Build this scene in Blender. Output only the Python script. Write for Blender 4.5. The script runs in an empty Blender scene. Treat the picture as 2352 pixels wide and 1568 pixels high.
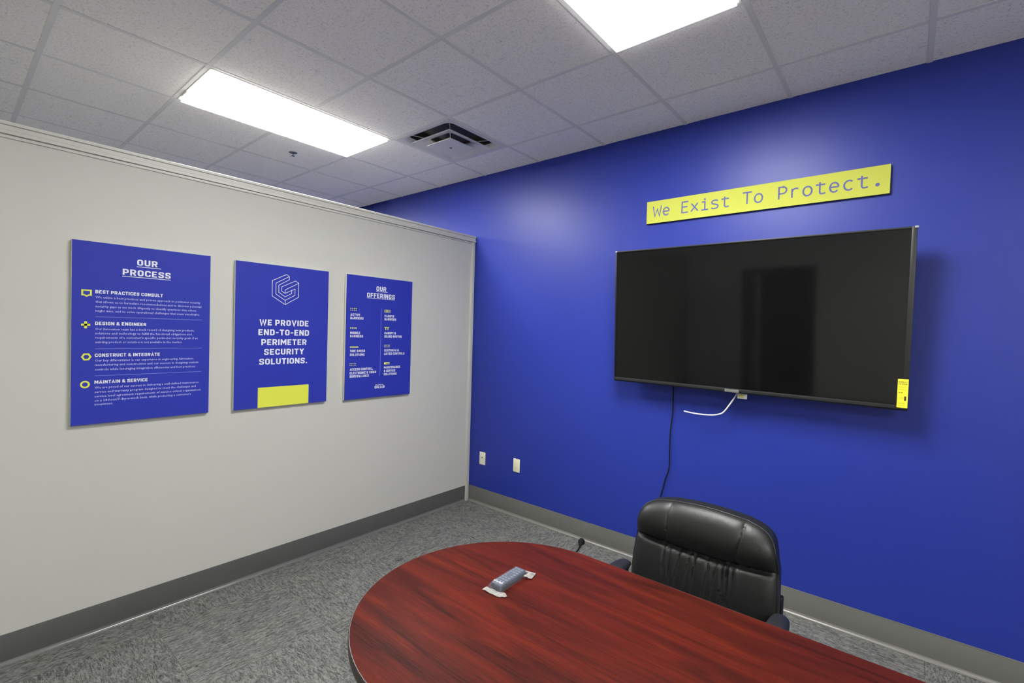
import bpy, bmesh, math, random
from mathutils import Vector, Matrix
random.seed(7)
C = bpy.context.scene.collection
PI = math.pi

# ------------------------------------------------------------------ camera, world, exposure
cam_d = bpy.data.cameras.new('camera'); cam = bpy.data.objects.new('camera', cam_d); C.objects.link(cam)
cam_d.sensor_width = 36.0; cam_d.sensor_fit = 'HORIZONTAL'; cam_d.lens = 1089.63*36.0/2352.0
cam_d.clip_start = 0.05; cam_d.clip_end = 60
_yaw, _pitch, _roll = 0.6927, -0.0219, 0.0293
_f = Vector((-math.sin(_yaw)*math.cos(_pitch), math.cos(_yaw)*math.cos(_pitch), math.sin(_pitch)))
_r = Vector((math.cos(_yaw), math.sin(_yaw), 0)); _u = _r.cross(_f)
_r2 = _r*math.cos(_roll)+_u*math.sin(_roll); _u2 = -_r*math.sin(_roll)+_u*math.cos(_roll)
m4 = Matrix((_r2, _u2, -_f)).transposed().to_4x4(); m4.translation = (3.1152, -3.173, 1.5945)
cam.matrix_world = m4
bpy.context.scene.camera = cam

world = bpy.data.worlds.new('world'); bpy.context.scene.world = world; world.use_nodes = True
world.node_tree.nodes['Background'].inputs[0].default_value = (0.5, 0.55, 0.6, 1)
world.node_tree.nodes['Background'].inputs[1].default_value = 0.0
LIGHT_STRENGTH = 61.0
vs = bpy.context.scene.view_settings
vs.view_transform = 'Standard'; vs.look = 'None'; vs.gamma = 1.0; vs.use_curve_mapping = False
vs.exposure = 0.0
cy = bpy.context.scene.cycles
cy.max_bounces = 10; cy.diffuse_bounces = 6; cy.glossy_bounces = 4; cy.transmission_bounces = 6; cy.transparent_max_bounces = 8
cy.sample_clamp_indirect = 6.0
cy.use_denoising = True

H = 3.0036; GX = 0.1077; GY = -0.4034; P = 0.6096      # ceiling height and its 2 ft grid
X0, X1, Y0 = -8.43, 5.20, -5.95                        # far office wall, right wall, front wall

# ------------------------------------------------------------------ materials
def new_mat(name):
    m = bpy.data.materials.new(name); m.use_nodes = True
    nt = m.node_tree; b = nt.nodes['Principled BSDF']
    return m, nt, b
def lin(c):
    return tuple(((v/255)/12.92 if v/255 <= .04045 else ((v/255+.055)/1.055)**2.4) for v in c)
def simple(name, col, rough=.5, metal=0.0, spec=.5, bump=0, bscale=200, srgb=False, coat=0, var=0.0, vscale=8):
    m, nt, b = new_mat(name)
    if srgb: col = lin(col)
    b.inputs['Base Color'].default_value = (*col, 1); b.inputs['Roughness'].default_value = rough
    b.inputs['Metallic'].default_value = metal; b.inputs['Specular IOR Level'].default_value = spec
    if coat: b.inputs['Coat Weight'].default_value = coat
    tc = nt.nodes.new('ShaderNodeTexCoord')
    if var:
        n = nt.nodes.new('ShaderNodeTexNoise'); n.inputs['Scale'].default_value = vscale; n.inputs['Detail'].default_value = 4
        nt.links.new(tc.outputs['Object'], n.inputs['Vector'])
        mx = nt.nodes.new('ShaderNodeMix'); mx.data_type = 'RGBA'
        mx.inputs[6].default_value = (*[c*(1-var) for c in col], 1); mx.inputs[7].default_value = (*[min(1, c*(1+var)) for c in col], 1)
        nt.links.new(n.outputs['Fac'], mx.inputs[0]); nt.links.new(mx.outputs[2], b.inputs['Base Color'])
    if bump:
        n = nt.nodes.new('ShaderNodeTexNoise'); n.inputs['Scale'].default_value = bscale; n.inputs['Detail'].default_value = 3
        nt.links.new(tc.outputs['Object'], n.inputs['Vector'])
        bp = nt.nodes.new('ShaderNodeBump'); bp.inputs['Strength'].default_value = bump; bp.inputs['Distance'].default_value = .002
        nt.links.new(n.outputs['Fac'], bp.inputs['Height']); nt.links.new(bp.outputs['Normal'], b.inputs['Normal'])
    return m

M = {}
M['blue'] = simple('blue wall paint', (.0150, .0285, .235), .41, spec=.29, bump=.10, bscale=160, var=.03, vscale=1.5)
M['grey_wall'] = simple('grey panel vinyl', (.432, .432, .398), .55, bump=.08, bscale=300, var=.02, vscale=2)
M['trim'] = simple('grey trim metal', (.44, .44, .405), .42, var=.03)
M['other_wall'] = simple('office wall paint', (.84, .84, .81), .6, bump=.05)
M['base_dark'] = simple('charcoal vinyl base', (.065, .067, .064), .38, var=.06, vscale=5)
M['base_grey'] = simple('grey vinyl base', (.105, .105, .097), .40, var=.06, vscale=5)
M['base_toe_dark'] = simple('charcoal vinyl toe', (.105, .107, .104), .22, var=.05, vscale=5)  # paler than its face strip: the light it catches is put into the colour
M['base_toe'] = simple('vinyl base toe', (.135, .135, .122), .3, var=.05, vscale=5)  # the toe's highlight is painted in as a paler grey
M['white_metal'] = simple('white enamelled metal', (.66, .65, .63), .45, var=.03)
M['tee'] = simple('ceiling tee paint', (.74, .735, .71), .8, spec=.1, var=.03)
M['board_blue'] = simple('blue printed board', (.017, .027, .29), .6, spec=.22, var=.02)
M['board_edge'] = simple('board edge', (.62, .66, .58), .5, var=.03)
M['print_white'] = simple('white print', (.60, .62, .66), .5, var=.02)
M['print_body'] = simple('pale lavender print', (.42, .44, .72), .5, var=.02)
M['print_rule'] = simple('thin pale rule print', (.14, .16, .52), .5, var=.02)
M['yellow'] = simple('yellow green print', (.56, .60, .060), .5, spec=.3, var=.02)
M['sign_yellow'] = simple('lemon sign face', (.40, .425, .070), .75, spec=.12, var=.02)
M['sign_ink'] = simple('periwinkle blue ink', (.095, .105, .26), .8, spec=.1, var=.02)
M['sign_edge'] = simple('dark sign edge', (.03, .04, .02), .5, var=.03)
M['tv_plastic'] = simple('black glossy plastic', (.008, .008, .009), .35, spec=.3, var=.05)
M['tv_frame'] = simple('dark grey brushed plastic', (.016, .017, .017), .4, spec=.3, var=.05)
M['tv_screen'] = simple('dark screen glass', (.0035, .0037, .0037), .06, spec=.30, var=.05)
M['tv_badge'] = simple('silver grey badge', (.12, .13, .12), .35, var=.05)
M['clear_tab'] = simple('pale plastic corner tab', (.26, .27, .28), .3, var=.05)
M['sticker'] = simple('yellow sticker paper', (.80, .76, .03), .5, var=.03)
M['ink'] = simple('black ink', (.03, .025, .01), .5, var=.03)
M['ink_soft'] = simple('faded brown ink', (.30, .26, .02), .5, var=.03)
M['olive'] = simple('olive plastic', (.20, .19, .03), .5, var=.05)
M['cable_black'] = simple('black rubber cable', (.006, .006, .0065), .7, spec=.2, var=.05)
M['cable_white'] = simple('white rubber cable', (.62, .62, .62), .45, var=.03)
M['cream'] = simple('cream plastic', (.66, .65, .50), .38, var=.02)
M['ivory'] = simple('ivory plastic', (.64, .60, .40), .38, var=.02)
M['plastic_black'] = simple('matte black nylon', (.008, .0085, .012), .45, spec=.35, bump=.15, bscale=500, var=.05)
M['chrome'] = simple('chrome steel', (.6, .6, .6), .15, metal=1, var=.03)
M['dark_edge'] = simple('black table edge band', (.035, .028, .025), .4, var=.05)
M['button'] = simple('pale grey print', (.62, .66, .70), .5, var=.03)
M['button_mid'] = simple('mid grey rubber', (.10, .115, .15), .5, var=.03)
M['remote'] = simple('slate grey plastic', (.040, .048, .068), .45, spec=.3, var=.08, vscale=30)
M['door_leaf'] = simple('pale door laminate', (.34, .34, .33), .4, var=.05)
M['door'] = simple('dark door paint', (.05, .045, .045), .4, var=.05)
M['door_frame'] = simple('black door frame paint', (.02, .02, .02), .4, var=.05)
M['night_glass'] = simple('dark glass', (.01, .01, .012), .1, var=.05)
M['duct'] = simple('dark duct', (.075, .073, .072), .6, var=.1)
M['brass_grey'] = simple('grey sprinkler metal', (.14, .15, .17), .35, metal=.6, var=.05)

# light diffuser: gives off light
m, nt, b = new_mat('lit acrylic diffuser')
b.inputs['Base Color'].default_value = (.8, .8, .8, 1)
b.inputs['Emission Color'].default_value = (1.0, .985, .95, 1); b.inputs['Emission Strength'].default_value = LIGHT_STRENGTH
M['lens'] = m
m = m.copy(); m.name = 'lit acrylic rim'; m.node_tree.nodes['Principled BSDF'].inputs['Emission Strength'].default_value = 6.0; M['lens_rim'] = m

# ceiling tile: fissured mineral fibre
m, nt, b = new_mat('mineral fibre tile'); b.inputs['Roughness'].default_value = .9; b.inputs['Specular IOR Level'].default_value = .15
tc = nt.nodes.new('ShaderNodeTexCoord'); oi = nt.nodes.new('ShaderNodeObjectInfo')
ad = nt.nodes.new('ShaderNodeVectorMath'); ad.operation = 'MULTIPLY_ADD'; ad.inputs[1].default_value = (37, 19, 11)
nt.links.new(oi.outputs['Random'], ad.inputs[0]); nt.links.new(tc.outputs['Object'], ad.inputs[2])
n1 = nt.nodes.new('ShaderNodeTexNoise'); n1.inputs['Scale'].default_value = 95; n1.inputs['Detail'].default_value = 5; n1.inputs['Roughness'].default_value = .7
nt.links.new(ad.outputs[0], n1.inputs['Vector'])
n2 = nt.nodes.new('ShaderNodeTexNoise'); n2.inputs['Scale'].default_value = 34; n2.inputs['Detail'].default_value = 6; n2.inputs['Distortion'].default_value = 1.2
nt.links.new(ad.outputs[0], n2.inputs['Vector'])
r1 = nt.nodes.new('ShaderNodeValToRGB')
r1.color_ramp.elements[0].position = .33; r1.color_ramp.elements[0].color = (.66, .64, .60, 1)
r1.color_ramp.elements[1].position = .47; r1.color_ramp.elements[1].color = (.95, .93, .87, 1)
nt.links.new(n1.outputs['Fac'], r1.inputs[0])
r2 = nt.nodes.new('ShaderNodeValToRGB')
r2.color_ramp.elements[0].position = .30; r2.color_ramp.elements[0].color = (.88, .88, .88, 1)
r2.color_ramp.elements[1].position = .42; r2.color_ramp.elements[1].color = (1, 1, 1, 1)
nt.links.new(n2.outputs['Fac'], r2.inputs[0])
mx = nt.nodes.new('ShaderNodeMix'); mx.data_type = 'RGBA'; mx.blend_type = 'MULTIPLY'; mx.inputs[0].default_value = 1
nt.links.new(r1.outputs[0], mx.inputs[6]); nt.links.new(r2.outputs[0], mx.inputs[7]); nt.links.new(mx.outputs[2], b.inputs['Base Color'])
bp = nt.nodes.new('ShaderNodeBump'); bp.inputs['Strength'].default_value = .35; bp.inputs['Distance'].default_value = .002
nt.links.new(n1.outputs['Fac'], bp.inputs['Height']); nt.links.new(bp.outputs['Normal'], b.inputs['Normal'])
M['tile'] = m

# carpet tile: streaky heathered loop pile, the streaks run along local Y
m, nt, b = new_mat('heathered loop carpet'); b.inputs['Roughness'].default_value = .95; b.inputs['Specular IOR Level'].default_value = .1
tc = nt.nodes.new('ShaderNodeTexCoord'); oi = nt.nodes.new('ShaderNodeObjectInfo')
ad = nt.nodes.new('ShaderNodeVectorMath'); ad.operation = 'MULTIPLY_ADD'; ad.inputs[1].default_value = (23, 41, 5)
nt.links.new(oi.outputs['Random'], ad.inputs[0]); nt.links.new(tc.outputs['Object'], ad.inputs[2])
def sn(scale_vec, scale, detail, rough=.6, dist=0.0):
    mp = nt.nodes.new('ShaderNodeMapping'); mp.inputs['Scale'].default_value = scale_vec
    nt.links.new(ad.outputs[0], mp.inputs[0])
    n = nt.nodes.new('ShaderNodeTexNoise'); n.inputs['Scale'].default_value = scale; n.inputs['Detail'].default_value = detail
    n.inputs['Roughness'].default_value = rough; n.inputs['Distortion'].default_value = dist
    nt.links.new(mp.outputs[0], n.inputs['Vector']); return n
a1 = sn((3.4, .8, 1), 30, 3, .62, .9); a2 = sn((3.2, 1, 1), 85, 3, .7); a3 = sn((1, 1, 1), 5, 3); a4 = sn((1, 1, 1), 9, 2)
def mth(op, a, bb, c=None):
    n = nt.nodes.new('ShaderNodeMath'); n.operation = op
    for i, v in enumerate([a, bb] + ([c] if c is not None else [])):
        if isinstance(v, (int, float)): n.inputs[i].default_value = v
        else: nt.links.new(v, n.inputs[i])
    return n.outputs[0]
s = mth('MULTIPLY', a1.outputs['Fac'], .50); s = mth('MULTIPLY_ADD', a2.outputs['Fac'], .42, s); s = mth('MULTIPLY_ADD', a3.outputs['Fac'], .08, s)
rr = nt.nodes.new('ShaderNodeValToRGB')
e = rr.color_ramp.elements; e[0].position = .37; e[0].color = (.030, .032, .032, 1); e[1].position = .60; e[1].color = (.185, .186, .172, 1)
q = e.new(.455); q.color = (.078, .080, .077, 1); q = e.new(.52); q.color = (.123, .125, .117, 1)
nt.links.new(s, rr.inputs[0])
tint = nt.nodes.new('ShaderNodeMix'); tint.data_type = 'RGBA'; tint.inputs[6].default_value = (.92, .94, 1.06, 1); tint.inputs[7].default_value = (1.05, 1.03, .93, 1)
nt.links.new(a4.outputs['Fac'], tint.inputs[0])
mx = nt.nodes.new('ShaderNodeMix'); mx.data_type = 'RGBA'; mx.blend_type = 'MULTIPLY'; mx.inputs[0].default_value = 1
nt.links.new(rr.outputs[0], mx.inputs[6]); nt.links.new(tint.outputs[2], mx.inputs[7]); nt.links.new(mx.outputs[2], b.inputs['Base Color'])
bp = nt.nodes.new('ShaderNodeBump'); bp.inputs['Strength'].default_value = .6; bp.inputs['Distance'].default_value = .004
nt.links.new(s, bp.inputs['Height']); nt.links.new(bp.outputs['Normal'], b.inputs['Normal'])
M['carpet'] = m

# mahogany laminate, grain along X
m, nt, b = new_mat('mahogany laminate'); b.inputs['Roughness'].default_value = .5; b.inputs['Specular IOR Level'].default_value = .035
tc = nt.nodes.new('ShaderNodeTexCoord'); ad = nt.nodes.new('ShaderNodeMapping'); nt.links.new(tc.outputs['Object'], ad.inputs[0])
w1 = sn((.55, 6, 1), 3.2, 5, .55, 1.1); w2 = sn((.8, 30, 1), 7, 5, .7, .3); w3 = sn((3, 90, 1), 10, 2, .5)
s = mth('MULTIPLY', w1.outputs['Fac'], .52); s = mth('MULTIPLY_ADD', w2.outputs['Fac'], .34, s); s = mth('MULTIPLY_ADD', w3.outputs['Fac'], .14, s)
rr = nt.nodes.new('ShaderNodeValToRGB'); e = rr.color_ramp.elements
e[0].position = .36; e[0].color = (.016, .0040, .0030, 1); e[1].position = .66; e[1].color = (.092, .0125, .0062, 1)
q = e.new(.45); q.color = (.037, .0062, .0044, 1); q = e.new(.54); q.color = (.059, .0082, .0048, 1)
nt.links.new(s, rr.inputs[0]); nt.links.new(rr.outputs[0], b.inputs['Base Color'])
M['wood'] = m

# leather
m, nt, b = new_mat('black bonded leather'); b.inputs['Base Color'].default_value = (.0075, .0082, .0080, 1)
b.inputs['Roughness'].default_value = .44; b.inputs['Specular IOR Level'].default_value = .34
tc = nt.nodes.new('ShaderNodeTexCoord')
v = nt.nodes.new('ShaderNodeTexVoronoi'); v.inputs['Scale'].default_value = 420; nt.links.new(tc.outputs['Object'], v.inputs['Vector'])
n = nt.nodes.new('ShaderNodeTexNoise'); n.inputs['Scale'].default_value = 14; n.inputs['Detail'].default_value = 4; nt.links.new(tc.outputs['Object'], n.inputs['Vector'])
bp = nt.nodes.new('ShaderNodeBump'); bp.inputs['Strength'].default_value = .18; bp.inputs['Distance'].default_value = .001
nt.links.new(v.outputs['Distance'], bp.inputs['Height'])
bp2 = nt.nodes.new('ShaderNodeBump'); bp2.inputs['Strength'].default_value = .3; bp2.inputs['Distance'].default_value = .006
nt.links.new(n.outputs['Fac'], bp2.inputs['Height']); nt.links.new(bp.outputs['Normal'], bp2.inputs['Normal']); nt.links.new(bp2.outputs['Normal'], b.inputs['Normal'])
M['leather'] = m

# clear crinkled plastic film
m, nt, b = new_mat('clear plastic film')
b.inputs['Base Color'].default_value = (.24, .26, .32, 1); b.inputs['Roughness'].default_value = .25
b.inputs['Alpha'].default_value = .16; b.inputs['Specular IOR Level'].default_value = .35
tc = nt.nodes.new('ShaderNodeTexCoord'); n = nt.nodes.new('ShaderNodeTexNoise'); n.inputs['Scale'].default_value = 70; n.inputs['Detail'].default_value = 3
nt.links.new(tc.outputs['Object'], n.inputs['Vector'])
bp = nt.nodes.new('ShaderNodeBump'); bp.inputs['Strength'].default_value = .8; bp.inputs['Distance'].default_value = .004
nt.links.new(n.outputs['Fac'], bp.inputs['Height']); nt.links.new(bp.outputs['Normal'], b.inputs['Normal'])
M['film'] = m
m2 = m.copy(); m2.name = 'folded plastic film'; m2.node_tree.nodes['Principled BSDF'].inputs['Alpha'].default_value = .5; m2.node_tree.nodes['Principled BSDF'].inputs['Base Color'].default_value = (.30, .30, .29, 1); M['film_fold'] = m2

# ------------------------------------------------------------------ mesh helpers
def obj(name, bm, mat, parent=None, smooth=False, loc=None, rot=None):
    me = bpy.data.meshes.new(name)
    bmesh.ops.recalc_face_normals(bm, faces=bm.faces[:]) if len(bm.faces) else None
    bm.to_mesh(me); bm.free()
    me.materials.append(M[mat] if isinstance(mat, str) else mat)
    if smooth:
        for p in me.polygons: p.use_smooth = True
        if smooth != 'all': me.set_sharp_from_angle(angle=math.radians(38))
    o = bpy.data.objects.new(name, me); C.objects.link(o)
    if parent: o.parent = parent
    if loc: o.location = loc
    if rot: o.rotation_euler = rot
    return o
def B(): return bmesh.new()
def box(bm, x0, x1, y0, y1, z0, z1, bev=0, seg=2):
    r = bmesh.ops.create_cube(bm, size=1.0)
    vs_ = r['verts']
    for v_ in vs_:
        v_.co = Vector(((x0+x1)/2+v_.co.x*(x1-x0), (y0+y1)/2+v_.co.y*(y1-y0), (z0+z1)/2+v_.co.z*(z1-z0)))
    if bev:
        es = list({e_ for v_ in vs_ for e_ in v_.link_edges})
        bmesh.ops.bevel(bm, geom=es, offset=bev, segments=seg, profile=.5, affect='EDGES')
    return bm
def bx(name, mat, parent, x0, x1, y0, y1, z0, z1, bev=0, seg=2):
    return obj(name, box(B(), x0, x1, y0, y1, z0, z1, bev, seg), mat, parent, smooth=bool(bev))
def catmull(pts, n=8):
    P_ = [Vector(p) for p in pts]; P_ = [P_[0]*2-P_[1]] + P_ + [P_[-1]*2-P_[-2]]
    out = []
    for i in range(1, len(P_)-2):
        for k in range(n):
            t = k/n; a, b_, c, d = P_[i-1], P_[i], P_[i+1], P_[i+2]
            out.append(.5*((2*b_)+(-a+c)*t+(2*a-5*b_+4*c-d)*t*t+(-a+3*b_-3*c+d)*t**3))
    out.append(P_[-2]); return out
def tube(bm, pts, r, seg=10, closed=False):
    pts = [Vector(p) for p in pts]; rings = []; up = Vector((0, 0, 1)); prev = None
    for i, p in enumerate(pts):
        if closed: t = (pts[(i+1) % len(pts)]-pts[i-1]).normalized()
        else: t = (pts[min(i+1, len(pts)-1)]-pts[max(i-1, 0)]).normalized()
        if prev is None:
            a = up if abs(t.z) < .9 else Vector((1, 0, 0)); nrm = t.cross(a).normalized()
        else: nrm = (prev-t*prev.dot(t)).normalized()
        prev = nrm; bn = t.cross(nrm); rr_ = r[i] if isinstance(r, (list, tuple)) else r
        rings.append([bm.verts.new(p+(nrm*math.cos(2*PI*k/seg)+bn*math.sin(2*PI*k/seg))*rr_) for k in range(seg)])
    n_ = len(rings)
    for i in range(n_ if closed else n_-1):
        a, b_ = rings[i], rings[(i+1) % n_]
        for k in range(seg): bm.faces.new((a[k], a[(k+1) % seg], b_[(k+1) % seg], b_[k]))
    if not closed: bm.faces.new(rings[0][::-1]); bm.faces.new(rings[-1])
    return bm
def lathe(bm, prof, seg=32, c=(0, 0, 0)):
    rings = []
    for r_, z_ in prof:
        rings.append([bm.verts.new((c[0]+r_*math.cos(2*PI*k/seg), c[1]+r_*math.sin(2*PI*k/seg), c[2]+z_)) for k in range(seg)])
    for a, b_ in zip(rings, rings[1:]):
        for k in range(seg): bm.faces.new((a[k], a[(k+1) % seg], b_[(k+1) % seg], b_[k]))
    if prof[0][0] > 1e-6: bm.faces.new(rings[0][::-1])
    if prof[-1][0] > 1e-6: bm.faces.new(rings[-1])
    bmesh.ops.remove_doubles(bm, verts=bm.verts[:], dist=1e-6)
    return bm
def prism(bm, poly, axis, a0, a1):
    """extrude a 2D polygon along an axis; poly given in the two other axes in order"""
    def mk(p, t):
        return {'x': (t, p[0], p[1]), 'y': (p[0], t, p[1]), 'z': (p[0], p[1], t)}[axis]
    A = [bm.verts.new(mk(p, a0)) for p in poly]; Bq = [bm.verts.new(mk(p, a1)) for p in poly]
    bm.faces.new(A); bm.faces.new(Bq[::-1])
    for i in range(len(poly)):
        j = (i+1) % len(poly); bm.faces.new((A[i], Bq[i], Bq[j], A[j]))
    return bm
def tag(o, label=None, cat=None, group=None, kind=None):
    if label: o['label'] = label
    if cat: o['category'] = cat
    if group: o['group'] = group
    if kind: o['kind'] = kind
    return o
def empty(name, loc=(0, 0, 0), rot=(0, 0, 0)):
    o = bpy.data.objects.new(name, None); C.objects.link(o); o.location = loc; o.rotation_euler = rot
    o.empty_display_size = .1
    return o
def struct(name, label=None):
    o = empty(name); o['kind'] = 'structure'
    if label: o['label'] = label
    o['category'] = name.split('_')[0]
    return o
def bxs(name, mat, label, *a):
    o = bx(name, mat, None, *a); o['kind'] = 'structure'; o['label'] = label; o['category'] = name.split('_')[0]
    return o

# ------------------------------------------------------------------ room shell
# carpet tiles, quarter turned
floor = struct('floor', 'grey carpet floor of square heathered carpet tiles')
tile_me = None
FX, FY = 2.634, -0.02
bm = box(B(), X0-.1, X1+.1, Y0-.1, .15, -.06, -.012); obj('subfloor', bm, 'duct', floor)
bm = box(B(), -P/2+.0002, P/2-.0002, -P/2+.0002, P/2-.0002, -.012, 0, .0012, 1)
for i in range(-5, 5):
    for j in range(0, 9):
        xa, yb = FX+P*i, FY-P*j
        if tile_me is None:
            o = obj('carpet_tile', bm, 'carpet', floor); tile_me = o.data
        else:
            o = bpy.data.objects.new('carpet_tile', tile_me); C.objects.link(o); o.parent = floor
        o.location = (xa+P/2, yb-P/2, 0); o.rotation_euler = (0, 0, PI/2 if (i+j) % 2 == 0 else 0)
# beyond the partition one broad carpet, out of the photo's sight
obj('carpet', box(B(), X0, FX-P*5, Y0, .12, -.012, 0), 'carpet', floor)
obj('carpet', box(B(), FX+P*5-.0, X1+.1, Y0, .12, -.012, 0), 'carpet', floor) if FX+P*5 < X1 else None
obj('carpet', box(B(), FX-P*5, min(FX+P*5, X1), FY+.0005, .12, -.012, 0), 'carpet', floor)

# walls
wb = struct('wall_back', 'deep blue painted wall with the screen and the yellow sign')
bx('wall_surface', 'blue', wb, -1.353, X1, 0, .14, 0, H+.12)
bx('wall_recess', 'blue', wb, X0, -1.353, .03, .14, 0, H+.12)
bx('wall_recess_panel', 'blue', wb, X0, -1.70, .026, .03, 0, H+.12)
bxs('wall_right', 'other_wall', 'plain wall on the right of the room', X1, X1+.12, Y0, .14, 0, H+.12)
bxs('wall_far_left', 'other_wall', 'plain wall of the space beyond the partition', X0-.12, X0, Y0, .14, 0, H+.12)
# front wall behind the camera with the doorway the screen mirrors
wf = struct('wall_front', 'plain wall behind the camera with a dark doorway')
DX0, DX1, DZ = .985, 1.94, 2.04
bm = B(); box(bm, X0-.12, DX0, Y0-.12, Y0, 0, H+.12); box(bm, DX1, X1+.12, Y0-.12, Y0, 0, H+.12); box(bm, DX0, DX1, Y0-.12, Y0, DZ, H+.12)
obj('wall_surface', bm, 'other_wall', wf)
d1 = struct('door_1', 'dark framed half open door behind the camera')
bm = B(); box(bm, DX0-.06, DX0+.03, Y0-.13, Y0+.02, 0, DZ+.06, .004); box(bm, DX1-.03, DX1+.06, Y0-.13, Y0+.02, 0, DZ+.06, .004); box(bm, DX0+.03, DX1-.03, Y0-.13, Y0+.02, DZ-.03, DZ+.06, .004)
obj('door_frame', bm, 'door_frame', d1, True)
dl = bx('door_leaf', 'door_leaf', d1, 0, .84, -.04, 0, .01, DZ-.04, .003)
dl.location = (DX0+.075, Y0+.03, 0); dl.rotation_euler = (0, 0, math.radians(70))
bx('door_pane', 'night_glass', dl, .28, .58, -.044, .004, 1.0, 1.85, .002)
hb = obj('door_handle', tube(B(), [(.77, .004, 1.0), (.77, .05, 1.0), (.68, .055, 1.0)], .009, 10), 'chrome', dl, True)
bxs('wall_corridor', 'door', 'dark corridor wall beyond the doorway', DX0-.5, DX1+.6, Y0-1.3, Y0-1.22, 0, H)
bx('floor_corridor', 'carpet', None, DX0-.5, DX1+.6, Y0-1.3, Y0-.1, -.06, 0)['kind'] = 'structure'

# partition on the left: its face is the plane x = 0
wl = struct('wall_left', 'light grey free-standing partition carrying the three posters')
bx('panel', 'grey_wall', wl, -.10, 0, Y0, -.012, .0, 2.408)
t1 = struct('trim_1', 'grey metal cap rail along the top of the partition')
prof = [(-.125, 2.402), (-.125, 2.457), (-.124, 2.458), (.019, 2.458), (.020, 2.4572), (.020, 2.444), (.013, 2.441), (.013, 2.422), (.019, 2.419), (.019, 2.404), (.0, 2.402)]
obj('cap_rail', prism(B(), prof, 'y', Y0, -.004), 'trim', t1)
bx('cap_shadow_bead', 'trim', t1, 0, .006, Y0, -.05, 2.388, 2.402, .001)
t2 = struct('trim_2', 'pale vertical end strip where partition meets blue wall')
bm = B(); box(bm, -.105, .014, -.048, -.014, 0, 2.402, .004, 2); box(bm, -.105, .006, -.014, -.001, 0, 2.402)
obj('end_strip', bm, 'trim', t2, True)
# coved vinyl bases
def cove(name, label, mat, axis, a0, a1, sgn, hgt=.144):
    t = struct(name, label)
    pr = [(0, .020), (.0032, .020), (.0032, hgt-.003), (.002, hgt), (0, hgt)]
    toe = [(0, 0), (.0165, 0), (.0165, .0022), (.012, .0045), (.0075, .009), (.0045, .015), (.0034, .020), (0, .020)]
    for nm, pp, mm in (('face_strip', pr, mat), ('toe_strip', toe, 'base_toe')):
        poly = [(sgn*a, z_) for a, z_ in pp]
        obj(nm, prism(B(), poly, axis, a0, a1), 'base_toe_dark' if (nm == 'toe_strip' and mat == 'base_dark') else mm, t, True)
    return t
cove('baseboard_left', 'charcoal vinyl base along the foot of the partition', 'base_dark', 'y', Y0, -.048, 1)
cove('baseboard_back', 'grey vinyl base along the foot of blue wall', 'base_grey', 'x', .002, X1, -1)
bx('top_bead', 'base_toe', bpy.data.objects['baseboard_back'], .002, X1, -.0044, 0, .1425, .1455)

# ------------------------------------------------------------------ ceiling grid
ceiling = struct('ceiling', 'suspended ceiling of square fissured tiles in a grid')
IR = range(-14, 9); JR = range(-1, 10)
lights_cells = {}
LIGHTS = [(-1, 1), (3, 1), (-5, 1), (-9, 1), (7, 5)]  # last two are unseen panels added to brighten blue wall and partition
for i, j in LIGHTS: lights_cells[(i, j)] = 1; lights_cells[(i, j+1)] = 1
DIFF = (0, 0)
tme = None
def edges(i, j):
    xa, xb = GX+P*i, GX+P*(i+1); ya, yb = GY-P*(j+1), GY-P*j
    return max(xa, X0), min(xb, X1), max(ya, Y0), min(yb, 0.0)
for i in IR:
    for j in JR:
        if (i, j) in lights_cells or (i, j) == DIFF: continue
        xa, xb, ya, yb = edges(i, j)
        if xb-xa < .03 or yb-ya < .03: continue
        full = abs(xb-xa-P) < 1e-4 and abs(yb-ya-P) < 1e-4
        if full and tme is not None:
            o = bpy.data.objects.new('ceiling_tile', tme); C.objects.link(o); o.parent = ceiling
        else:
            o = bx('ceiling_tile', 'tile', ceiling, -(xb-xa)/2+.003, (xb-xa)/2-.003, -(yb-ya)/2+.003, (yb-ya)/2-.003, .0022, .02)
            if full: tme = o.data
        o.location = ((xa+xb)/2, (ya+yb)/2, H+random.uniform(-.0004, .0008))
        if full: o.rotation_euler = (random.uniform(-.0008, .0008), random.uniform(-.0008, .0008), random.choice((0, PI)))
# main tees along y, cross tees along x (the flange is 24 mm wide, slightly proud of the tiles)
for i in range(-14, 10):
    x = GX+P*i
    if X0 < x < X1:
        bm = box(B(), x-.012, x+.012, Y0, 0, H, H+.0016); box(bm, x-.0008, x+.0008, Y0, 0, H+.0016, H+.035)
        obj('main_tee', bm, 'tee', ceiling)
cme = None
blocked = {(i, j+1) for i, j in LIGHTS}
for i in IR:
    for j in range(0, 10):
        y = GY-P*j
        if y < Y0 or (i, j) in blocked: continue
        xa, xb = max(GX+P*i, X0)+.0122, min(GX+P*(i+1), X1)-.0122
        if xb-xa < .02: continue
        if abs(xb-xa-P+.0244) < 1e-4 and cme is not None:
            o = bpy.data.objects.new('cross_tee', cme); C.objects.link(o); o.parent = ceiling
        else:
            w_ = (xb-xa)/2; bm = box(B(), -w_, w_, -.012, .012, 0, .0014); box(bm, -w_, w_, -.0008, .0008, .0014, .03)
            o = obj('cross_tee', bm, 'tee', ceiling)
            if abs(xb-xa-P+.0244) < 1e-4: cme = o.data
        o.location = ((xa+xb)/2, y, H+.0001)
bx('plenum_deck', 'duct', ceiling, X0-.12, X1+.12, Y0-.12, .14, H+.30, H+.36)

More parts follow.
